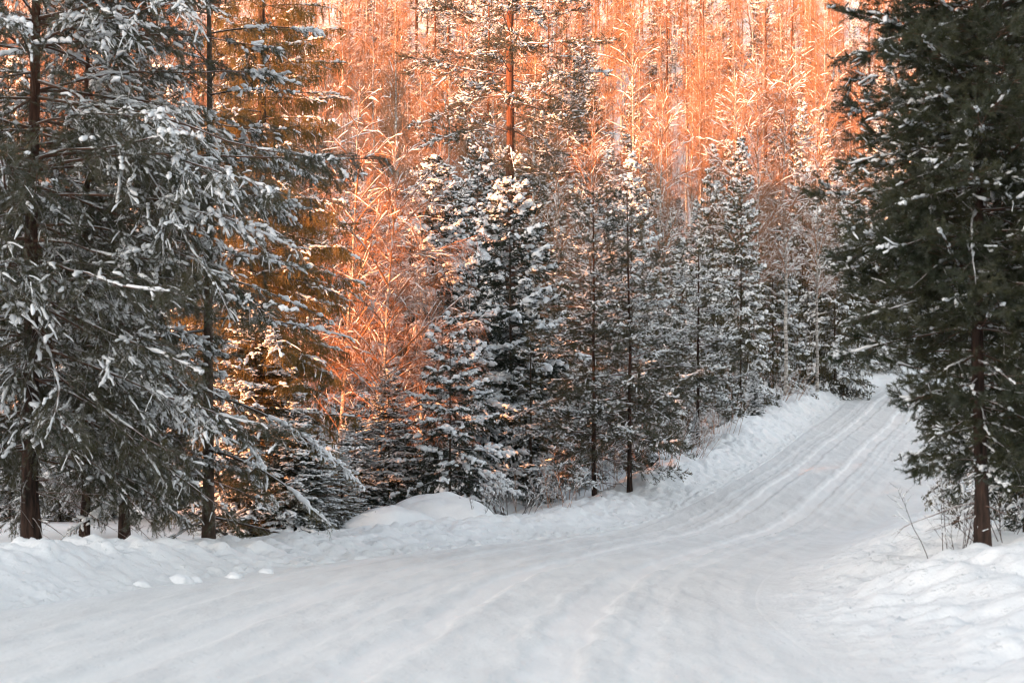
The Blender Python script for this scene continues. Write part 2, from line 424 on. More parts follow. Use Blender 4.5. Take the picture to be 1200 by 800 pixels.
def pine(name, label, seed, H, base, Lmax, r0, gap=.45, per=5, prof_=None, el=(-.05, .55), bend=-.35, tip=.45, d2=5., l2=.36, d3=8, nn=34, nl=.055, nw=.0065,
         snowy=.42, sr=.034, m_leaf=None, p2up=.0, p3bend=.25, p2bend=-.15, t2a=.22, wig=.06, dead=0, lean=(0, 0), aim=None, rt=.18):
    rng = np.random.default_rng(seed)
    root = thing(name, label, 'tree')
    TL = trunk_line(rng, H, lean=lean)
    s = np.linspace(0, 1, TL.shape[1])
    g = Geo(); g.add(*tubes(TL, (r0 * (1 - s * (1 - rt)) * (1 + .35 * np.exp(-s * 40)))[None], 12, 1, .06, rng)); part('trunk', g, M_pbark, root)
    z, az = whorls(rng, H, base, gap, per)
    f = np.clip((z - base) / (H - base), 0, 1)
    L = Lmax * (prof_(f) if prof_ else (1 - f) ** .6 * .9 + .12) * rng.uniform(.7, 1.12, len(z))
    if aim: L = L * (1 + aim[1] * np.cos(az - aim[0]))
    e = el[0] + (el[1] - el[0]) * f ** 1.4 + rng.normal(0, .12, len(z))
    D = np.stack([np.cos(az) * np.cos(e), np.sin(az) * np.cos(e), np.sin(e)], 1)
    P1 = curve(rng, on_trunk(TL, z), D, L, 9, bend * (1 - .6 * f), wig, tip)
    w = Geo(); ss = np.linspace(0, 1, 9)
    w.add(*tubes(P1, (.005 + .0052 * L)[:, None] * (1 - .8 * ss)[None], 5))
    if dead:
        zd = rng.uniform(base * .35, base, dead); ad = rng.uniform(0, 2 * PI, dead)
        Dd = np.stack([np.cos(ad), np.sin(ad), rng.uniform(-.35, .15, dead)], 1)
        Pd = curve(rng, on_trunk(TL, zd), norm(Dd), rng.uniform(.4, 1.7, dead) * Lmax / 3, 7, -.2, .08)
        w.add(*tubes(Pd, np.full(dead, .011)[:, None] * (1 - .8 * np.linspace(0, 1, 7))[None], 4))
        Pe, _, _ = sub(rng, Pd, 4, .3, 1, .8, lambda t, i: .35 + 0 * t, 4, -.1, 0, 1.)
        w.add(*tubes(Pe, np.full(len(Pe), .004)[:, None] * np.array([1, .8, .6, .3])[None], 3))
    P2, i2, t2 = sub(rng, P1, np.maximum(2, (L * d2).astype(int)), t2a, .98, .8, lambda t, i: np.maximum(.22, l2 * L[i] * (1.15 - t)), 5, p2bend, p2up, .45)
    P2 = np.concatenate([P2, resample(P1, np.full(len(P1), .8), np.full(len(P1), 1.), 5)])
    L2 = np.linalg.norm(P2[:, -1] - P2[:, 0], axis=1)
    w.add(*tubes(P2, np.full(len(P2), .0055)[:, None] * np.linspace(1, .4, 5)[None], 3))
    part('branches', w, M_fpine, root)
    P3, i3, t3 = sub(rng, P2, np.maximum(3, (L2 * d3 + 2).astype(int)), .12, 1., .7, lambda t, i: .17 + .12 * L2[i], 4, p3bend, 0, .7)
    lf = Geo(); lf.add(*needles(rng, P3, nn, nl, nw, .75)); lf.add(*needles(rng, P2, nn // 2, nl, nw, .8, .4))
    part('foliage', lf, m_leaf or M_pine, root, False)
    sn = Geo()
    # clumps gather on some boughs more than on others
    load = np.clip(rng.normal(1, .5, len(P1)), .1, 2)
    i3b = np.concatenate([i2, np.arange(len(P1))])
    z3 = smooth(-.1, .4, clump(P3[:, 2], seed)); z2 = smooth(-.1, .35, clump(P2[:, 3], seed))
    snow(sn, rng, P3, sr * rng.uniform(.3, .95, len(P3)), np.clip(snowy * (.12 + 1.6 * z3) * load[i3b[i3]], 0, .95), 5, 4)
    kp = rng.random(len(P2)) < np.clip(snowy * (.1 + 2.5 * z2), 0, .95)
    snow_line(sn, rng, P2[kp], (sr * rng.uniform(.5, 1.3, len(P2)))[kp], 4, 6, 4)
    snow_line(sn, rng, P1, np.minimum(.010 + .006 * L, .028), 4)
    part('snow', sn, M_tsnow, root)
    return root

def spruce(name, label, seed, H, base, Lmax, r0, gap=.30, per=6, el=(-.30, .5), bend=-.35, tip=.45, d2=11., l2=.42, d3=9, nn=14, nl=.045, nw=.014, snowy=.5, sr=.035,
           hang=0., m_leaf=None, pw=.85, slab=1.0, ng=5):
    rng = np.random.default_rng(seed)
    root = thing(name, label, 'tree')
    TL = trunk_line(rng, H, sway=.005); s = np.linspace(0, 1, TL.shape[1])
    g = Geo(); g.add(*tubes(TL, (r0 * (1 - s * .93) * (1 + .3 * np.exp(-s * 40)))[None], 9, 1, .05, rng)); part('trunk', g, M_sbark, root)
    z, az = whorls(rng, H, base, gap, per, .12)
    f = np.clip((z - base) / (H - base), 0, 1)
    L = (Lmax * (1 - f) ** pw + .10) * rng.uniform(.68, 1.15, len(z))
    e = el[0] + (el[1] - el[0]) * f ** 1.2 + rng.normal(0, .1, len(z))
    D = np.stack([np.cos(az) * np.cos(e), np.sin(az) * np.cos(e), np.sin(e)], 1)
    P1 = curve(rng, on_trunk(TL, z), D, L, 8, bend * (1 - .7 * f), .04, tip)
    w = Geo(); w.add(*tubes(P1, (.004 + .008 * L)[:, None] * np.linspace(1, .25, 8)[None], 4))
    P2, i2, t2 = sub(rng, P1, np.maximum(3, (L * d2).astype(int)), .12, .98, .85, lambda t, i: np.maximum(.12, l2 * L[i] * (1.2 - t)), 4, -.35, -.05, .25)
    P2 = np.concatenate([P2, resample(P1, np.full(len(P1), .75), np.full(len(P1), 1.), 4)])
    L2 = np.linalg.norm(P2[:, -1] - P2[:, 0], axis=1)
    w.add(*tubes(P2, np.full(len(P2), .004)[:, None] * np.linspace(1, .4, 4)[None], 3))
    part('branches', w, M_fspruce, root)
    P3, i3, t3 = sub(rng, P2, np.maximum(2, (L2 * d3 + 1).astype(int)), .1, 1., .8, lambda t, i: .08 + .16 * L2[i], 4, -.25, -.05, .3)
    lf = Geo(); lf.add(*needles(rng, P3, nn, nl, nw, .8)); lf.add(*needles(rng, P2, nn, nl, nw, .8)); lf.add(*needles(rng, P1, nn * 4, nl, nw, .8, .3))
    if hang:
        P4, _, _ = sub(rng, np.concatenate([P2]), np.maximum(1, (L2 * hang).astype(int)), .05, 1., 1.3, lambda t, i: np.clip(.15 + .35 * L2[i], 0, .6), 4, -.8, -1.6, 1.2)
        lf.add(*needles(rng, P4, int(nn * 1.4), nl, nw, .6))
    part('foliage', lf, m_leaf or M_spruce, root, False)
    sn = Geo(); load = np.clip(rng.normal(1, .45, len(P1)), .1, 1.9); ib = np.concatenate([i2, np.arange(len(P1))])
    snow(sn, rng, P3, sr * .8 * rng.uniform(.6, 1.4, len(P3)), np.clip(snowy * (.2 + 1.2 * smooth(-.2, .3, clump(P3[:, 2], seed, 1.1))) * load[ib[i3]], 0, .95) * smooth(.15, .5, np.concatenate([t2, np.ones(len(P1))])[i3]), ng, 4)
    tt = np.concatenate([t2, np.ones(len(P1))])
    snow(sn, rng, P2, sr * slab * rng.uniform(.7, 1.4, len(P2)), np.clip(snowy * (.5 + 2.2 * smooth(-.3, .25, clump(P2[:, 2], seed, 1.1))) * load[ib], 0, .98) * smooth(.2, .5, tt), ng, 5, .55, .62)
    snow_line(sn, rng, resample(P1, np.full(len(P1), .25), np.full(len(P1), 1.), 8), np.minimum(sr * .6 + .010 * L, .06) * slab, 4, ng)
    part('snow', sn, M_tsnow, root)
    return root

def birch(name, label, seed, H, base, Lmax, r0, nb=38, d2=7., d3=9., r3=.004, l3=.45, weep=-.9, el=1.0, lean=(0, 0), bark_m=None, twig_m=None, snowy=.25, sr=.02):
    rng = np.random.default_rng(seed)
    root = thing(name, label, 'tree')
    TL = trunk_line(rng, H, 16, .016, lean); s = np.linspace(0, 1, 16)
    g = Geo(); g.add(*tubes(TL, (r0 * (1 - s * .92) * (1 + .3 * np.exp(-s * 40)))[None], 8, 1, .04, rng)); part('trunk', g, bark_m or M_bbark, root)
    z = rng.uniform(base, H * .97, nb); az = np.arange(nb) * 2.4 + rng.normal(0, .4, nb); f = np.clip((z - base) / (H - base), 0, 1)
    L = Lmax * np.sin(PI * np.clip(f * .8 + .2, 0, 1)) ** .8 * rng.uniform(.6, 1.15, nb) + .3
    e = el + rng.normal(0, .14, nb)
    D = np.stack([np.cos(az) * np.cos(e), np.sin(az) * np.cos(e), np.sin(e)], 1)
    P1 = curve(rng, on_trunk(TL, z), D, L, 8, -.55, .06)
    w = Geo(); w.add(*tubes(P1, (.006 + .0075 * L)[:, None] * np.linspace(1, .25, 8)[None] + r3 * .5, 5))
    P2, i2, t2 = sub(rng, P1, np.maximum(3, (L * d2).astype(int)), .15, 1., .7, lambda t, i: np.maximum(.3, .45 * L[i] * (1.2 - t)), 5, weep * .5, .1, 1.2, .25, .08)
    L2 = np.linalg.norm(P2[:, -1] - P2[:, 0], axis=1)
    w.add(*tubes(P2, np.full(len(P2), r3 * 1.5)[:, None] * np.linspace(1, .5, 5)[None], 3))
    part('branches', w, twig_m or M_btwig, root)
    P3, _, _ = sub(rng, P2, np.maximum(2, (L2 * d3).astype(int)), .1, 1., .75, lambda t, i: l3 * (.5 + .6 * np.clip(L2[i], 0, 1)), 4, weep, 0, 1.3, .25, .1)
    tw = Geo(); tw.add(*tubes(P3, np.full(len(P3), r3)[:, None] * np.array([1, .85, .7, .4])[None], 3)); part('twigs', tw, twig_m or M_btwig, root)
    if snowy:
        sn = Geo(); snow(sn, rng, P2, sr, snowy, 5, 5); snow(sn, rng, P1, np.minimum(sr * .7 + .004 * L, .05), .8, 5, 8); part('snow', sn, M_tsnow, root)
    return root

def place(root, px, Y, rz=0., dz=-.08):
    root.location = at(px, Y, dz); root.rotation_euler = (0, 0, rz); return root

# --- left of the road
place(pine('pine_tree', 'big snow-laden pine with the thick dark trunk nearest the left edge of the photo', 101, 14, 1.9, 4.6, .15, gap=.40, per=6, el=(-.12, .5), bend=-.45, tip=.2,
           prof_=lambda f: .72 + .45 * np.sin(PI * np.clip(f * 1.15, 0, 1)) - .25 * f, d2=6.5, d3=8, nn=60, nw=.0065, nl=.06, snowy=.29, sr=.042, p3bend=-.5, p2bend=-.6, wig=.09, t2a=.1, dead=14, aim=(0, .18)), 38, 27)
place(pine('pine_tree', 'slim pine with a thin bare lower trunk just right of the thickest left trunk', 102, 13, 2.3, 3.1, .085, gap=.45, per=5, bend=-.4, tip=.2, nn=46, snowy=.28, sr=.042, p3bend=-.4, p2bend=-.5, wig=.08, t2a=.1, dead=14, d2=5.5), 98, 29.5)
place(pine('pine_tree', 'third pine trunk from the left edge, short and half hidden behind low snowy boughs', 103, 10.5, 1.2, 2.7, .10, gap=.40, per=6, bend=-.5, tip=.15, nn=50, snowy=.28, sr=.044, p3bend=-.4, p2bend=-.6, wig=.08, dead=6, d2=5), 146, 31)
place(spruce('spruce_tree', 'dark spruce with long drooping snow-topped boughs reaching over the mounds at left', 111, 15, .5, 3.9, .115, gap=1.2, per=4, el=(-.18, .35), bend=-.55, tip=.1, d2=11, l2=.17, d3=9, nn=20, nl=.03, nw=.009,
             snowy=.5, sr=.034, hang=7, pw=.75), 245, 30.8)
place(spruce('spruce_tree', 'tall spruce behind the left pines with golden sunlit hanging twigs', 112, 19, .3, 2.6, .20, gap=.40, per=6, el=(-.25, .4), bend=-.3, tip=.15, d2=9, d3=7, nn=20, nl=.035, nw=.012, snowy=.16, sr=.03, hang=18, pw=.42, m_leaf=M_litspruce), 306, 38.6, 1)
# --- sunlit birches left of centre
place(birch('birch_tree', 'leaning bare birch lit orange beside the drooping dark spruce', 121, 12, 2.0, 2.6, .08, nb=46, r3=.0045, d2=7, d3=9, lean=(.05, 0), el=.85), 395, 44)
place(birch('birch_tree', 'thick-twigged orange birch in full sun left of the dark young spruces', 122, 10.5, 1.2, 2.5, .07, nb=50, r3=.005, d2=8, d3=10, weep=-1.1, el=.8, lean=(.06, 0)), 440, 43)
place(birch('birch_tree', 'weeping birch with copper twigs hanging over the dark spruces', 123, 9.2, 1.6, 2.2, .06, nb=44, r3=.005, d2=8, d3=11, weep=-1.5, el=.7, l3=.6), 492, 45)
place(birch('birch_tree', 'tall sunlit birch standing behind the golden spruce', 124, 15, 4, 2.6, .10, nb=46, r3=.005, d2=7, d3=9), 372, 52)
# --- dark young spruces in the middle
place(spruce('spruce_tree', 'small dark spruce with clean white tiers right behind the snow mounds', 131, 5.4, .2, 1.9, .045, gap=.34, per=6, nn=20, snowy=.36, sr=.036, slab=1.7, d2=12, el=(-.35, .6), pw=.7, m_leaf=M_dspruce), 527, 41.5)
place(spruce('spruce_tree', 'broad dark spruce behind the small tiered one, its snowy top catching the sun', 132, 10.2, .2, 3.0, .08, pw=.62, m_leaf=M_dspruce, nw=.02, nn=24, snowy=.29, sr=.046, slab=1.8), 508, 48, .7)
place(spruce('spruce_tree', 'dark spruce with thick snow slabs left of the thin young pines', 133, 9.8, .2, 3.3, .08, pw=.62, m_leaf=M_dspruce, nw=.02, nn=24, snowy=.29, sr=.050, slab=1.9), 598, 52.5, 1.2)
SP_A = place(spruce('spruce_tree', 'slender snow-covered spruce below the tall pine, between two darker spruces', 134, 11.5, .2, 2.7, .07, pw=.65, m_leaf=M_dspruce, nn=20, snowy=.50, sr=.046, slab=1.3, nl=.05, nw=.016), 561, 57, .3)
place(spruce('spruce_tree', 'small pointed spruce with a sunlit tip left of the thin young pines', 135, 6.4, .3, 1.5, .07, nn=18, snowy=.5, sr=.038), 650, 54, 2)
place(spruce('spruce_tree', 'young spruce with an orange leader just below the tall red pine trunk', 136, 5.4, .3, 1.4, .06, nn=18, snowy=.5, sr=.038), 622, 49.5, 2.4)
SP_B = place(spruce('spruce_tree', 'sunlit snowy spruce top rising behind the two thin young pines', 137, 11.2, .4, 2.4, .10, nn=14, snowy=.58, sr=.044, slab=1.3, nl=.05, nw=.016), 738, 57, 1.5)
# --- the tall pine and the thin pines
place(pine('pine_tree', 'tall old pine with a bare red trunk and wide snowy boughs in the middle', 141, 23, 11.2, 4.6, .22, gap=.7, per=5, el=(-.05, .5), bend=-.25, tip=.1, d2=6, d3=7, nn=36, nl=.075, nw=.011, wig=.08, snowy=.26, sr=.05, dead=16, p3bend=.3, rt=.45,
           prof_=lambda f: .75 + .35 * np.sin(PI * np.clip(f, 0, 1)) - .45 * f), 597, 62)
place(pine('pine_tree', 'thin young pine with orange left boughs, left of two by the bank', 142, 9.0, 1.2, 2.7, .065, gap=.42, per=5, el=(-.1, .6), bend=-.2, tip=.25, d2=6.5, d3=8, nn=38, nl=.065, nw=.009, wig=.08, snowy=.40, sr=.036, dead=10), 697, 46.3)
place(pine('pine_tree', 'thin young pine with a bare lower trunk at the bank, right of two', 143, 8.6, 1.7, 2.7, .07, gap=.40, per=5, el=(-.1, .6), bend=-.3, tip=.25, d2=6.5, d3=8, nn=38, nl=.065, nw=.009, wig=.08, snowy=.42, sr=.036, dead=12), 738, 46.3, 1)
PN_A = place(pine('pine_tree', 'short dark pine beside the road bank where it climbs', 144, 7.0, 1.5, 2.0, .07, gap=.38, per=6, bend=-.3, tip=.25, d2=7, nn=40, nl=.065, nw=.010, wig=.08, snowy=.42, sr=.038, dead=6), 818, 57, .4)
# --- prototypes for the slope: snowy spruces, bare birches, pines
SP_C = spruce('spruce_tree', 'x', 151, 12, .2, 2.2, .06, gap=.32, nn=12, nl=.07, nw=.026, snowy=.60, sr=.055, slab=1.3, d2=9, d3=7, ng=4)
SP_D = spruce('spruce_tree', 'x', 152, 13, .2, 2.6, .06, gap=.36, nn=12, nl=.07, nw=.026, snowy=.55, sr=.058, slab=1.35, d2=8.5, d3=7, hang=3, ng=4)
BI_A = birch('birch_tree', 'x', 161, 19, 6, 2.2, .13, nb=46, r3=.008, d2=6, d3=7, l3=.6, el=1.15, weep=-1.6, snowy=.06, sr=.025, twig_m=M_ftwig)
BI_B = birch('birch_tree', 'x', 162, 21, 7, 2.0, .13, nb=44, r3=.008, d2=6, d3=7, l3=.7, weep=-1.8, el=1.2, snowy=.06, sr=.025, twig_m=M_ftwig)
BI_C = birch('birch_tree', 'x', 163, 16, 4, 2.5, .10, nb=44, r3=.008, d2=6, d3=7, l3=.6, el=.95, lean=(.03, .01), snowy=.10, sr=.028, twig_m=M_ftwig)
BI_D = birch('birch_tree', 'x', 164, 22, 9, 1.9, .14, nb=40, r3=.009, d2=6, d3=7, l3=.7, weep=-1.9, el=1.2, snowy=.05, sr=.025, twig_m=M_ftwig)
BI_M = birch('birch_tree', 'x', 165, 17, 5, 2.3, .10, nb=48, r3=.006, d2=7, d3=9, l3=.55, el=1.0, weep=-.8, bark_m=M_bbark, snowy=.35, sr=.026)
PI_F = pine('pine_tree', 'x', 171, 20, 8, 2.9, .16, gap=.75, per=5, d2=3.6, d3=5, nn=18, nl=.09, nw=.018, snowy=.35, sr=.055, dead=10, rt=.4)
protos = [SP_C, SP_D, BI_A, BI_B, BI_C, BI_D, BI_M, PI_F]
R = np.random.default_rng(5)
def clone(p, px, Y, h, label, group=None, wide=1.0):
    H0 = {SP_A: 11.5, SP_B: 11.2, SP_C: 12, SP_D: 13, BI_A: 19, BI_B: 21, BI_C: 16, BI_D: 22, BI_M: 17, PI_F: 20, PN_A: 7.0}[p]
    s = h / H0
    return dup(p, at(px, Y), R.uniform(0, 6.28), (s * wide, s), label, group)

# spruces and birches where the road climbs
clone(SP_C, 868, 72, 12.6, 'narrow snow-white spruce right of the short dark pine, first on the rise', wide=.85)
clone(SP_D, 906, 80, 11.2, 'snow-white spruce in the middle of those beside the climbing road')
clone(SP_C, 940, 88, 15.5, 'tall snow-white spruce above the far end of the road bank', wide=.8)
clone(SP_D, 978, 86, 12.0, 'snowy spruce partly hidden by the left boughs of the big dark pine')
clone(SP_D, 836, 83, 13.5, 'bluish snowy spruce behind the short dark pine', wide=.8)
clone(SP_C, 800, 69, 8.5, 'shaded snowy spruce right of the two thin young pines')
clone(SP_C, 966, 92, 3.6, 'knee-branched little white spruce at the top of the road bank')
clone(SP_A, 884, 67, 2.2, 'tiny dark spruce by the bank below the white spruces')
clone(SP_A, 816, 55, 1.4, 'tiny spruce at the foot of the short dark pine')
clone(SP_C, 770, 74, 11.0, 'snowy spruce behind the sunlit spruce top')
clone(SP_D, 680, 68, 11.5, 'shaded snowy spruce between the tall red pine and the sunlit spruce')
clone(SP_A, 470, 58, 10, 'dark spruce behind the copper-twigged weeping birch')
clone(SP_B, 452, 50, 4.6, 'low dark spruce in the shade behind the left snow mound')
clone(BI_M, 695, 61, 13.5, 'frosted birch with a pale trunk behind the thin young pines')
clone(BI_M, 921, 78, 17, 'pale birch trunk standing among the white spruces on the rise')
clone(BI_M, 776, 72, 16, 'straight pale birch right of the sunlit spruce top')
clone(BI_M, 862, 76, 17, 'left one of a pair of white birch trunks above the snowy spruces')
clone(BI_M, 886, 77, 17.5, 'right one of a pair of white birch trunks above the snowy spruces')
clone(BI_M, 958, 82, 14.5, 'spreading frosted birch next to the dark pine at right')
clone(BI_M, 655, 68, 14, 'frosted birch behind the right boughs of the tall red pine')
clone(BI_B, 545, 74, 17, 'sunlit birch left of the tall red pine trunk')
for px, Y, h in [(812, 103, 17), (820, 112, 18), (806, 121, 19), (818, 131, 20), (824, 142, 19), (810, 152, 20), (836, 99, 16), (784, 106, 18), (770, 98, 17), (860, 104, 18), (955, 150, 20), (968, 166, 21), (944, 176, 21), (975, 186, 21), (957, 196, 22)]:
    clone([BI_A, BI_B, BI_D][int(px) % 3], px, Y, h, 'bare birch crowded among many like it on the far slope', 'birches on the far slope')
for k, (px, Y, h, wd) in enumerate([(1000, 104, 13, 1.0), (1022, 118, 12, 1.1), (1046, 122, 14, 1.0), (1068, 127, 12, 1.1), (1095, 130, 15, 1.0), (1034, 132, 16, .9), (1120, 128, 13, 1.1), (1010, 126, 15, .9), (1036, 110, 5, 1.2), (1028, 106, 4, 1.2), (1046, 114, 6, 1.2)]):
    clone([SP_D, SP_C][k % 2], px, Y, h, 'shaded spruce crowding the crest of the road, mostly behind the big dark pine', 'spruces at the crest of the road', wd)
# left, behind the pines
clone(SP_D, 20, 46, 13, 'snowy spruce deep in the wood at the far left edge')
clone(SP_B, 120, 49, 14, 'spruce in the wood seen between the first and second left trunks')
clone(SP_A, 195, 47, 13, 'sun-flecked spruce behind the third left pine')
clone(SP_B, 70, 40, 4.0, 'low sunlit spruce glimpsed under the boughs between the left trunks')
clone(SP_A, 300, 37.2, 5.6, 'half-grown golden spruce behind the trunk of the drooping dark spruce', wide=1.5)
clone(SP_A, 416, 41.8, 3.2, 'squat snowy spruce hiding the foot of the leaning orange birch', wide=1.6)
clone(SP_A, 456, 42.4, 4.2, 'dark squat spruce between the leaning birch and the small tiered spruce', wide=1.4)
clone(SP_A, 12, 38.5, 3.4, 'low spruce on the snow behind the thickest left trunk, at the photo edge', wide=1.4)
clone(SP_A, 345, 37.0, 3.2, 'low bright orange spruce at the foot of the drooping dark spruce', wide=1.6)
clone(SP_B, 372, 37.4, 2.6, 'low orange spruce bush right of the low bright one', wide=1.7)
clone(SP_B, 400, 37.8, 2.1, 'lowest orange spruce bush touching the left snow mound', wide=1.8)
clone(BI_A, 160, 56, 18, 'pale trunk of a birch rising behind the leftmost pines')
clone(BI_B, 320, 62, 19, 'sunlit birch crown right of the golden spruce')

# the far slope: rows of birch with spruce and pine between
cnt = 0
for Y in np.arange(70, 215, 5.6):
    step = 40 if Y < 120 else 34
    for px in np.arange(-60, 1130, step):
        p = px + R.uniform(-.5, .5) * step; y = Y + R.uniform(-2.6, 2.6)
        x = (p - 600) / F * y
        if XL(y) - x < 3.0 and y < 128: continue
        if y < 96 and 700 < p < 1010: continue
        if y < 78 and p > 480 : continue
        if R.random() < .42: continue
        k = R.random()
        if y < 112 and k < .50:
            clone([SP_C, SP_D][R.integers(2)], p, y, R.uniform(9, 14), 'snowy spruce crowded under the birches on the far slope', 'spruces on the far slope')
        elif k < .24:
            clone(SP_D, p, y, R.uniform(10, 15), 'snowy spruce crowded under the birches on the far slope', 'spruces on the far slope')
        elif k < .33:
            clone(PI_F, p, y, R.uniform(17, 22), 'distant pine scattered among the birches on the far slope', 'pines on the far slope')
        else:
            clone([BI_A, BI_B, BI_C, BI_D][R.integers(4)], p, y, R.uniform(15, 22), 'bare birch crowded among many like it on the far slope', 'birches on the far slope')
        cnt += 1
print('far trees', cnt, {g: sum(1 for o in C.objects if o.get('group') == g) for g in ('birches on the far slope', 'spruces on the far slope')})
for p in protos:
    for ch in list(p.children): bpy.data.objects.remove(ch)
    bpy.data.objects.remove(p)

# brush on the slope and the wood that closes it off: nobody could count these
rb = np.random.default_rng(77)
def mass(name, label, n, ylo, yhi, hlo, hhi, r, kids, kl):
    y = ylo + (yhi - ylo) * rb.random(n); px = rb.uniform(-130, 1180, n); x = (px - 600) / F * y
    ok = (XL(y) - x > 3.2) | (y > 131); x = x[ok]; y = y[ok]
    P0 = np.stack([x, y, ground_h(x, y) + .5 * fbm(x * .05, y * .05, 44, 3) * smooth(60, 110, y) - .3], 1)
    D = norm(np.stack([rb.normal(0, .08, len(x)), rb.normal(0, .08, len(x)), np.ones(len(x))], 1))
    P1 = curve(rb, P0, D, rb.uniform(hlo, hhi, len(x)), 6, 0, .03)
    g = Geo(); g.add(*tubes(P1, np.full(len(x), r)[:, None] * np.linspace(1, .3, 6)[None], 4))
    P2, _, _ = sub(rb, P1, kids, .2, 1, .6, lambda t, i: kl * (1.25 - t), 5, -.7, .15, 1.3)
    g.add(*tubes(P2, np.full(len(P2), r * .4)[:, None] * np.linspace(1, .4, 5)[None], 3))
    o = bpy.data.objects.new(name, g.mesh(name, M_ftwig)); C.objects.link(o)
    o['kind'] = 'stuff'; o['label'] = label; o['category'] = name.replace('_', ' ')
mass('undergrowth', 'thin bare brush covering the floor of the far slope', 8500, 84, 205, 1.5, 6, .02, 10, 1.2)
mass('far_wood', 'distant bare wood closing off the top of the slope', 700, 205, 268, 13, 21, .10, 40, 2.6)

# --- right of the road
rp = lambda f: np.interp(f, [0, .09, .2, .35, .55, 1], [.40, .58, .86, 1., .82, .15])
place(pine('pine_tree', 'big dark pine overhanging the right side of the road', 181, 11, 1.15, 2.05, .088, gap=.24, per=8, el=(-.1, .5), bend=-.35, tip=.35, d2=9, d3=11, nn=66, nl=.06, nw=.0065, snowy=.09, sr=.030,
           m_leaf=M_dpine, dead=8, prof_=rp, p3bend=.25, t2a=.08, wig=.08), 1152, 20)
place(pine('pine_tree', 'second dark pine behind the big one at the right edge', 182, 12, 1.2, 2.5, .11, gap=.32, per=7, d2=7, d3=9, nn=44, nl=.06, nw=.008, snowy=.12, sr=.032, m_leaf=M_dpine, dead=10, prof_=rp, t2a=.1), 1226, 22.5)
place(spruce('spruce_tree', 'dark low spruce filling the gap under the pines at the right edge', 183, 7.5, .1, 1.2, .06, nn=22, snowy=.10, sr=.03, nw=.012, m_leaf=M_dspruce), 1204, 23, .4)
place(spruce('spruce_tree', 'dim spruce in the shade behind the pines at the right edge', 184, 11, .3, 2.4, .1, nn=14, snowy=.3, sr=.036), 1196, 31, .4)
place(spruce('spruce_tree', 'shaded snowy spruce glimpsed through the gap right of the big dark trunk', 185, 13, .3, 2.8, .1, nn=14, nw=.02, snowy=.4, sr=.045), 1238, 42, .4)

# ------------------------------------------------------------------ bushes, saplings, mounds, clods
def shrub(name, label, seed, n, h, spread, r=.006, cat='shrub', m=None, d=6):
    rng = np.random.default_rng(seed); root = thing(name, label, cat)
    az = rng.uniform(0, 2 * PI, n); rr = spread * .35 * np.sqrt(rng.random(n))
    P0 = np.stack([rr * np.cos(az), rr * np.sin(az), np.zeros(n)], 1)
    ti = rng.uniform(.05, .45, n) * spread / h * 1.5
    D = norm(np.stack([np.cos(az) * ti, np.sin(az) * ti, np.ones(n)], 1))
    P1 = curve(rng, P0, D, h * rng.uniform(.55, 1.05, n), 7, -.1, .07)
    w = Geo(); w.add(*tubes(P1, np.full(n, r)[:, None] * np.linspace(1, .35, 7)[None], 5)); part('stems', w, m or M_btwig, root)
    P2, _, _ = sub(rng, P1, d, .25, 1, .6, lambda t, i: h * .28 * (1.25 - t), 5, .1, .1, 1.3)
    P3, _, _ = sub(rng, P2, 3, .2, 1, .6, lambda t, i: h * .12 + 0 * t, 4, .0, .1, 1.3)
    t = Geo(); t.add(*tubes(P2, np.full(len(P2), r * .5)[:, None] * np.linspace(1, .4, 5)[None], 3)); t.add(*tubes(P3, np.full(len(P3), r * .35)[:, None] * np.linspace(1, .4, 4)[None], 3))
    part('twigs', t, m or M_btwig, root)
    sn = Geo(); snow(sn, rng, P2, .012, .5, 5, 5); snow(sn, rng, P3, .010, .35, 4, 4); part('snow', sn, M_tsnow, root)
    return root
M_dry = frosted('dark_twigs', (.07, .045, .035), .2, .8, .7)
place(shrub('bare_shrub', 'tangled bare shrub standing behind the bank right of the snow mounds', 201, 14, 1.25, 1.5, .009, m=M_dry, d=8), 600, 40)
place(shrub('bare_shrub', 'small dark bare shrub between the snow mounds and the tangled one', 202, 9, .8, 1.0, .007, m=M_dry), 562, 38.5)
place(shrub('bare_shrub', 'thin bare shrub left of the two pine trunks by the bank', 203, 8, 1.3, 1.2, .006), 655, 42)
place(shrub('bare_shrub', 'frosted shrub between the trunks of the two thin pines', 204, 10, 1.7, 1.5, .006), 718, 47)
place(shrub('bare_shrub', 'tall frosted shrub right of the two thin pines', 205, 13, 2.3, 1.9, .008, d=8), 772, 49)
place(shrub('bare_shrub', 'frosted thicket below the short dark pine', 206, 14, 1.5, 2.2, .007, d=7), 800, 53)
place(shrub('bare_shrub', 'row-end frosted shrub where the bank climbs past the short dark pine', 207, 14, 1.9, 2.0, .008, d=7), 850, 60)
place(shrub('bare_shrub', 'pale frosted shrub in front of the white spruces', 208, 14, 1.9, 2.4, .009, d=7), 912, 75)
place(shrub('bare_shrub', 'bare dark twigs beside the big dark pine trunk at right', 209, 9, 1.15, 1.3, .006, m=M_dry, d=7), 1118, 20.6)
place(shrub('bare_shrub', 'thin reddish shrub under the orange boughs of the left young pine', 210, 9, 1.5, 1.4, .006), 678, 49)
place(shrub('bare_shrub', 'low twiggy shrub under the big dark pine at the right edge', 211, 12, 1.0, 1.5, .006, m=M_dry, d=8), 1180, 21)
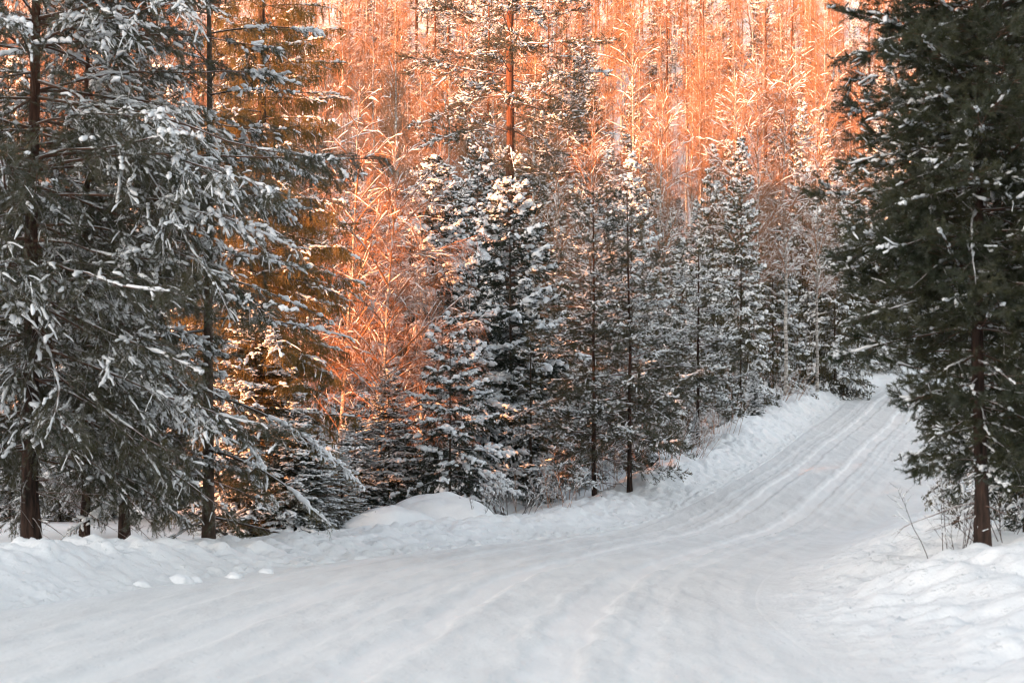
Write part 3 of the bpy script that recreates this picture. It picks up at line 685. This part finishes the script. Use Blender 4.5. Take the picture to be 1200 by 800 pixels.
for k, (px, Y, h) in enumerate([(638, 43.5, 1.6), (668, 47, 2.6), (709, 50, 2.8), (728, 52, 1.9), (752, 51, 2.6), (785, 56, 2.4), (838, 64, 2.5), (862, 66, 2.8), (610, 44, 1.3)]):
    place(shrub('sapling', ['single bare sapling left of the young pines', 'straight sapling just left of the left young pine', 'sapling between the two young pine trunks', 'short sapling behind the two young pine trunks',
                            'sapling just right of the right young pine trunk', 'sapling on the snow between the young pines and the short dark pine', 'sapling right of the short dark pine',
                            'thin sapling below the first white spruce', 'short bare sapling in front of the dark spruces'][k], 220 + k, 2, h, .5, .011, 'sapling', d=9), px, Y)

def blob(name, label, cat, px, Y, sx, sy, sz, seed, m=M_snow, dz=-.1, group=None, nu=48, nv=20):
    u = np.linspace(0, 2 * PI, nu, endpoint=False); v = np.linspace(0, PI / 2, nv)
    Uu, Vv = np.meshgrid(u, v); X = np.cos(Uu) * np.sin(Vv + 1e-3); Y_ = np.sin(Uu) * np.sin(Vv + 1e-3)
    rr = 1 + (.14 if sz > .5 else .30) * fbm(X * 1.6 + seed, Y_ * 1.6, seed, 3)
    V = np.stack([X * sx * rr, Y_ * sy * rr, (np.cos(Vv) ** (1.25 if sz > .5 else .8)) * sz * (1 + .12 * fbm(X * 2.2, Y_ * 2.2 + seed, seed + 5, 3))], -1)
    i = np.arange(nv - 1)[:, None] * nu; j = np.arange(nu)[None]; j2 = (j + 1) % nu
    q = np.stack([i + j, i + nu + j, i + nu + j2, i + j2], -1).reshape(-1, 4)
    g = Geo(); g.add(V, q)
    o = bpy.data.objects.new(name, g.mesh(name, m)); C.objects.link(o); o.location = at(px, Y, dz); o['label'] = label; o['category'] = cat
    if group: o['group'] = group
    return o
blob('snow_mound', 'larger smooth snow mound with bare twigs behind the left bank', 'snow mound', 515, 39, 1.55, 1.5, .85, 301, dz=-.2)
blob('snow_mound', 'lower rounded snow mound left of the larger one', 'snow mound', 455, 37.5, 1.35, 1.4, .70, 302, dz=-.2)
for k, (px, Y, s) in enumerate([(212, 22.6, .17), (228, 22.9, .12), (274, 23.8, .13), (166, 21.8, .10), (312, 24.8, .11)]):
    blob('snow_clod', ['wide snow clod at the foot of the left bank', 'snow clod touching the wide one at the foot of the left bank', 'lone rounded snow clod at the left bank, right of the touching pair',
                       'leftmost low snow clod at the foot of the left bank', 'rightmost flat snow clod on the face of the left bank'][k], 'snow clod', px, Y, s * 1.1, s * .9, s * 1.0, 310 + k, dz=-.05, nu=24, nv=10)

# ------------------------------------------------------------------ light, air, camera
w = bpy.data.worlds.new('World'); bpy.context.scene.world = w; w.use_nodes = True
nt = w.node_tree; bg = nt.nodes['Background']
sky = nt.nodes.new('ShaderNodeTexSky'); sky.sky_type = 'NISHITA'; sky.sun_disc = False
sky.sun_elevation = SE; sky.sun_rotation = math.atan2(-D2[0], -D2[1])
sky.air_density = 1.0; sky.dust_density = 2.0; sky.ozone_density = 1.0
hs = nt.nodes.new('ShaderNodeHueSaturation'); hs.inputs['Saturation'].default_value = .40
nt.links.new(sky.outputs[0], hs.inputs['Color']); nt.links.new(hs.outputs[0], bg.inputs[0]); bg.inputs[1].default_value = .15
L = bpy.data.lights.new('sun', 'SUN'); L.energy = 3.5; L.angle = math.radians(.53); L.color = (1, .35, .11)
so = bpy.data.objects.new('sun', L); C.objects.link(so)
from mathutils import Vector
so.rotation_euler = Vector((D2[0] * math.cos(SE), D2[1] * math.cos(SE), -math.sin(SE))).to_track_quat('-Z', 'Y').to_euler()
so.location = (-60, -30, 40)

cam = bpy.data.cameras.new('camera'); co = bpy.data.objects.new('camera', cam); C.objects.link(co)
cam.sensor_width = 36; cam.lens = 36 * F / 1200; cam.shift_y = (HOR - 400) / 1200; cam.clip_end = 6000; cam.clip_start = .1
co.location = (0, 0, CAMZ); co.rotation_euler = (PI / 2, 0, 0)
cam.dof.use_dof = True; cam.dof.focus_distance = 46; cam.dof.aperture_fstop = 2.0
sc = bpy.context.scene; sc.camera = co
sc.view_settings.view_transform = 'Standard'; sc.view_settings.look = 'None'; sc.view_settings.exposure = 2.6; sc.view_settings.gamma = 1
sc.render.engine = 'CYCLES'
sc.cycles.max_bounces = 5; sc.cycles.diffuse_bounces = 3; sc.cycles.glossy_bounces = 2; sc.cycles.transmission_bounces = 2
sc.cycles.filter_width = 1.15; sc.cycles.use_light_tree = False; sc.cycles.use_adaptive_sampling = True; sc.cycles.adaptive_threshold = .02
sc.cycles.use_denoising = True; sc.cycles.denoising_prefilter = 'ACCURATE'; sc.cycles.denoiser = 'OPENIMAGEDENOISE'
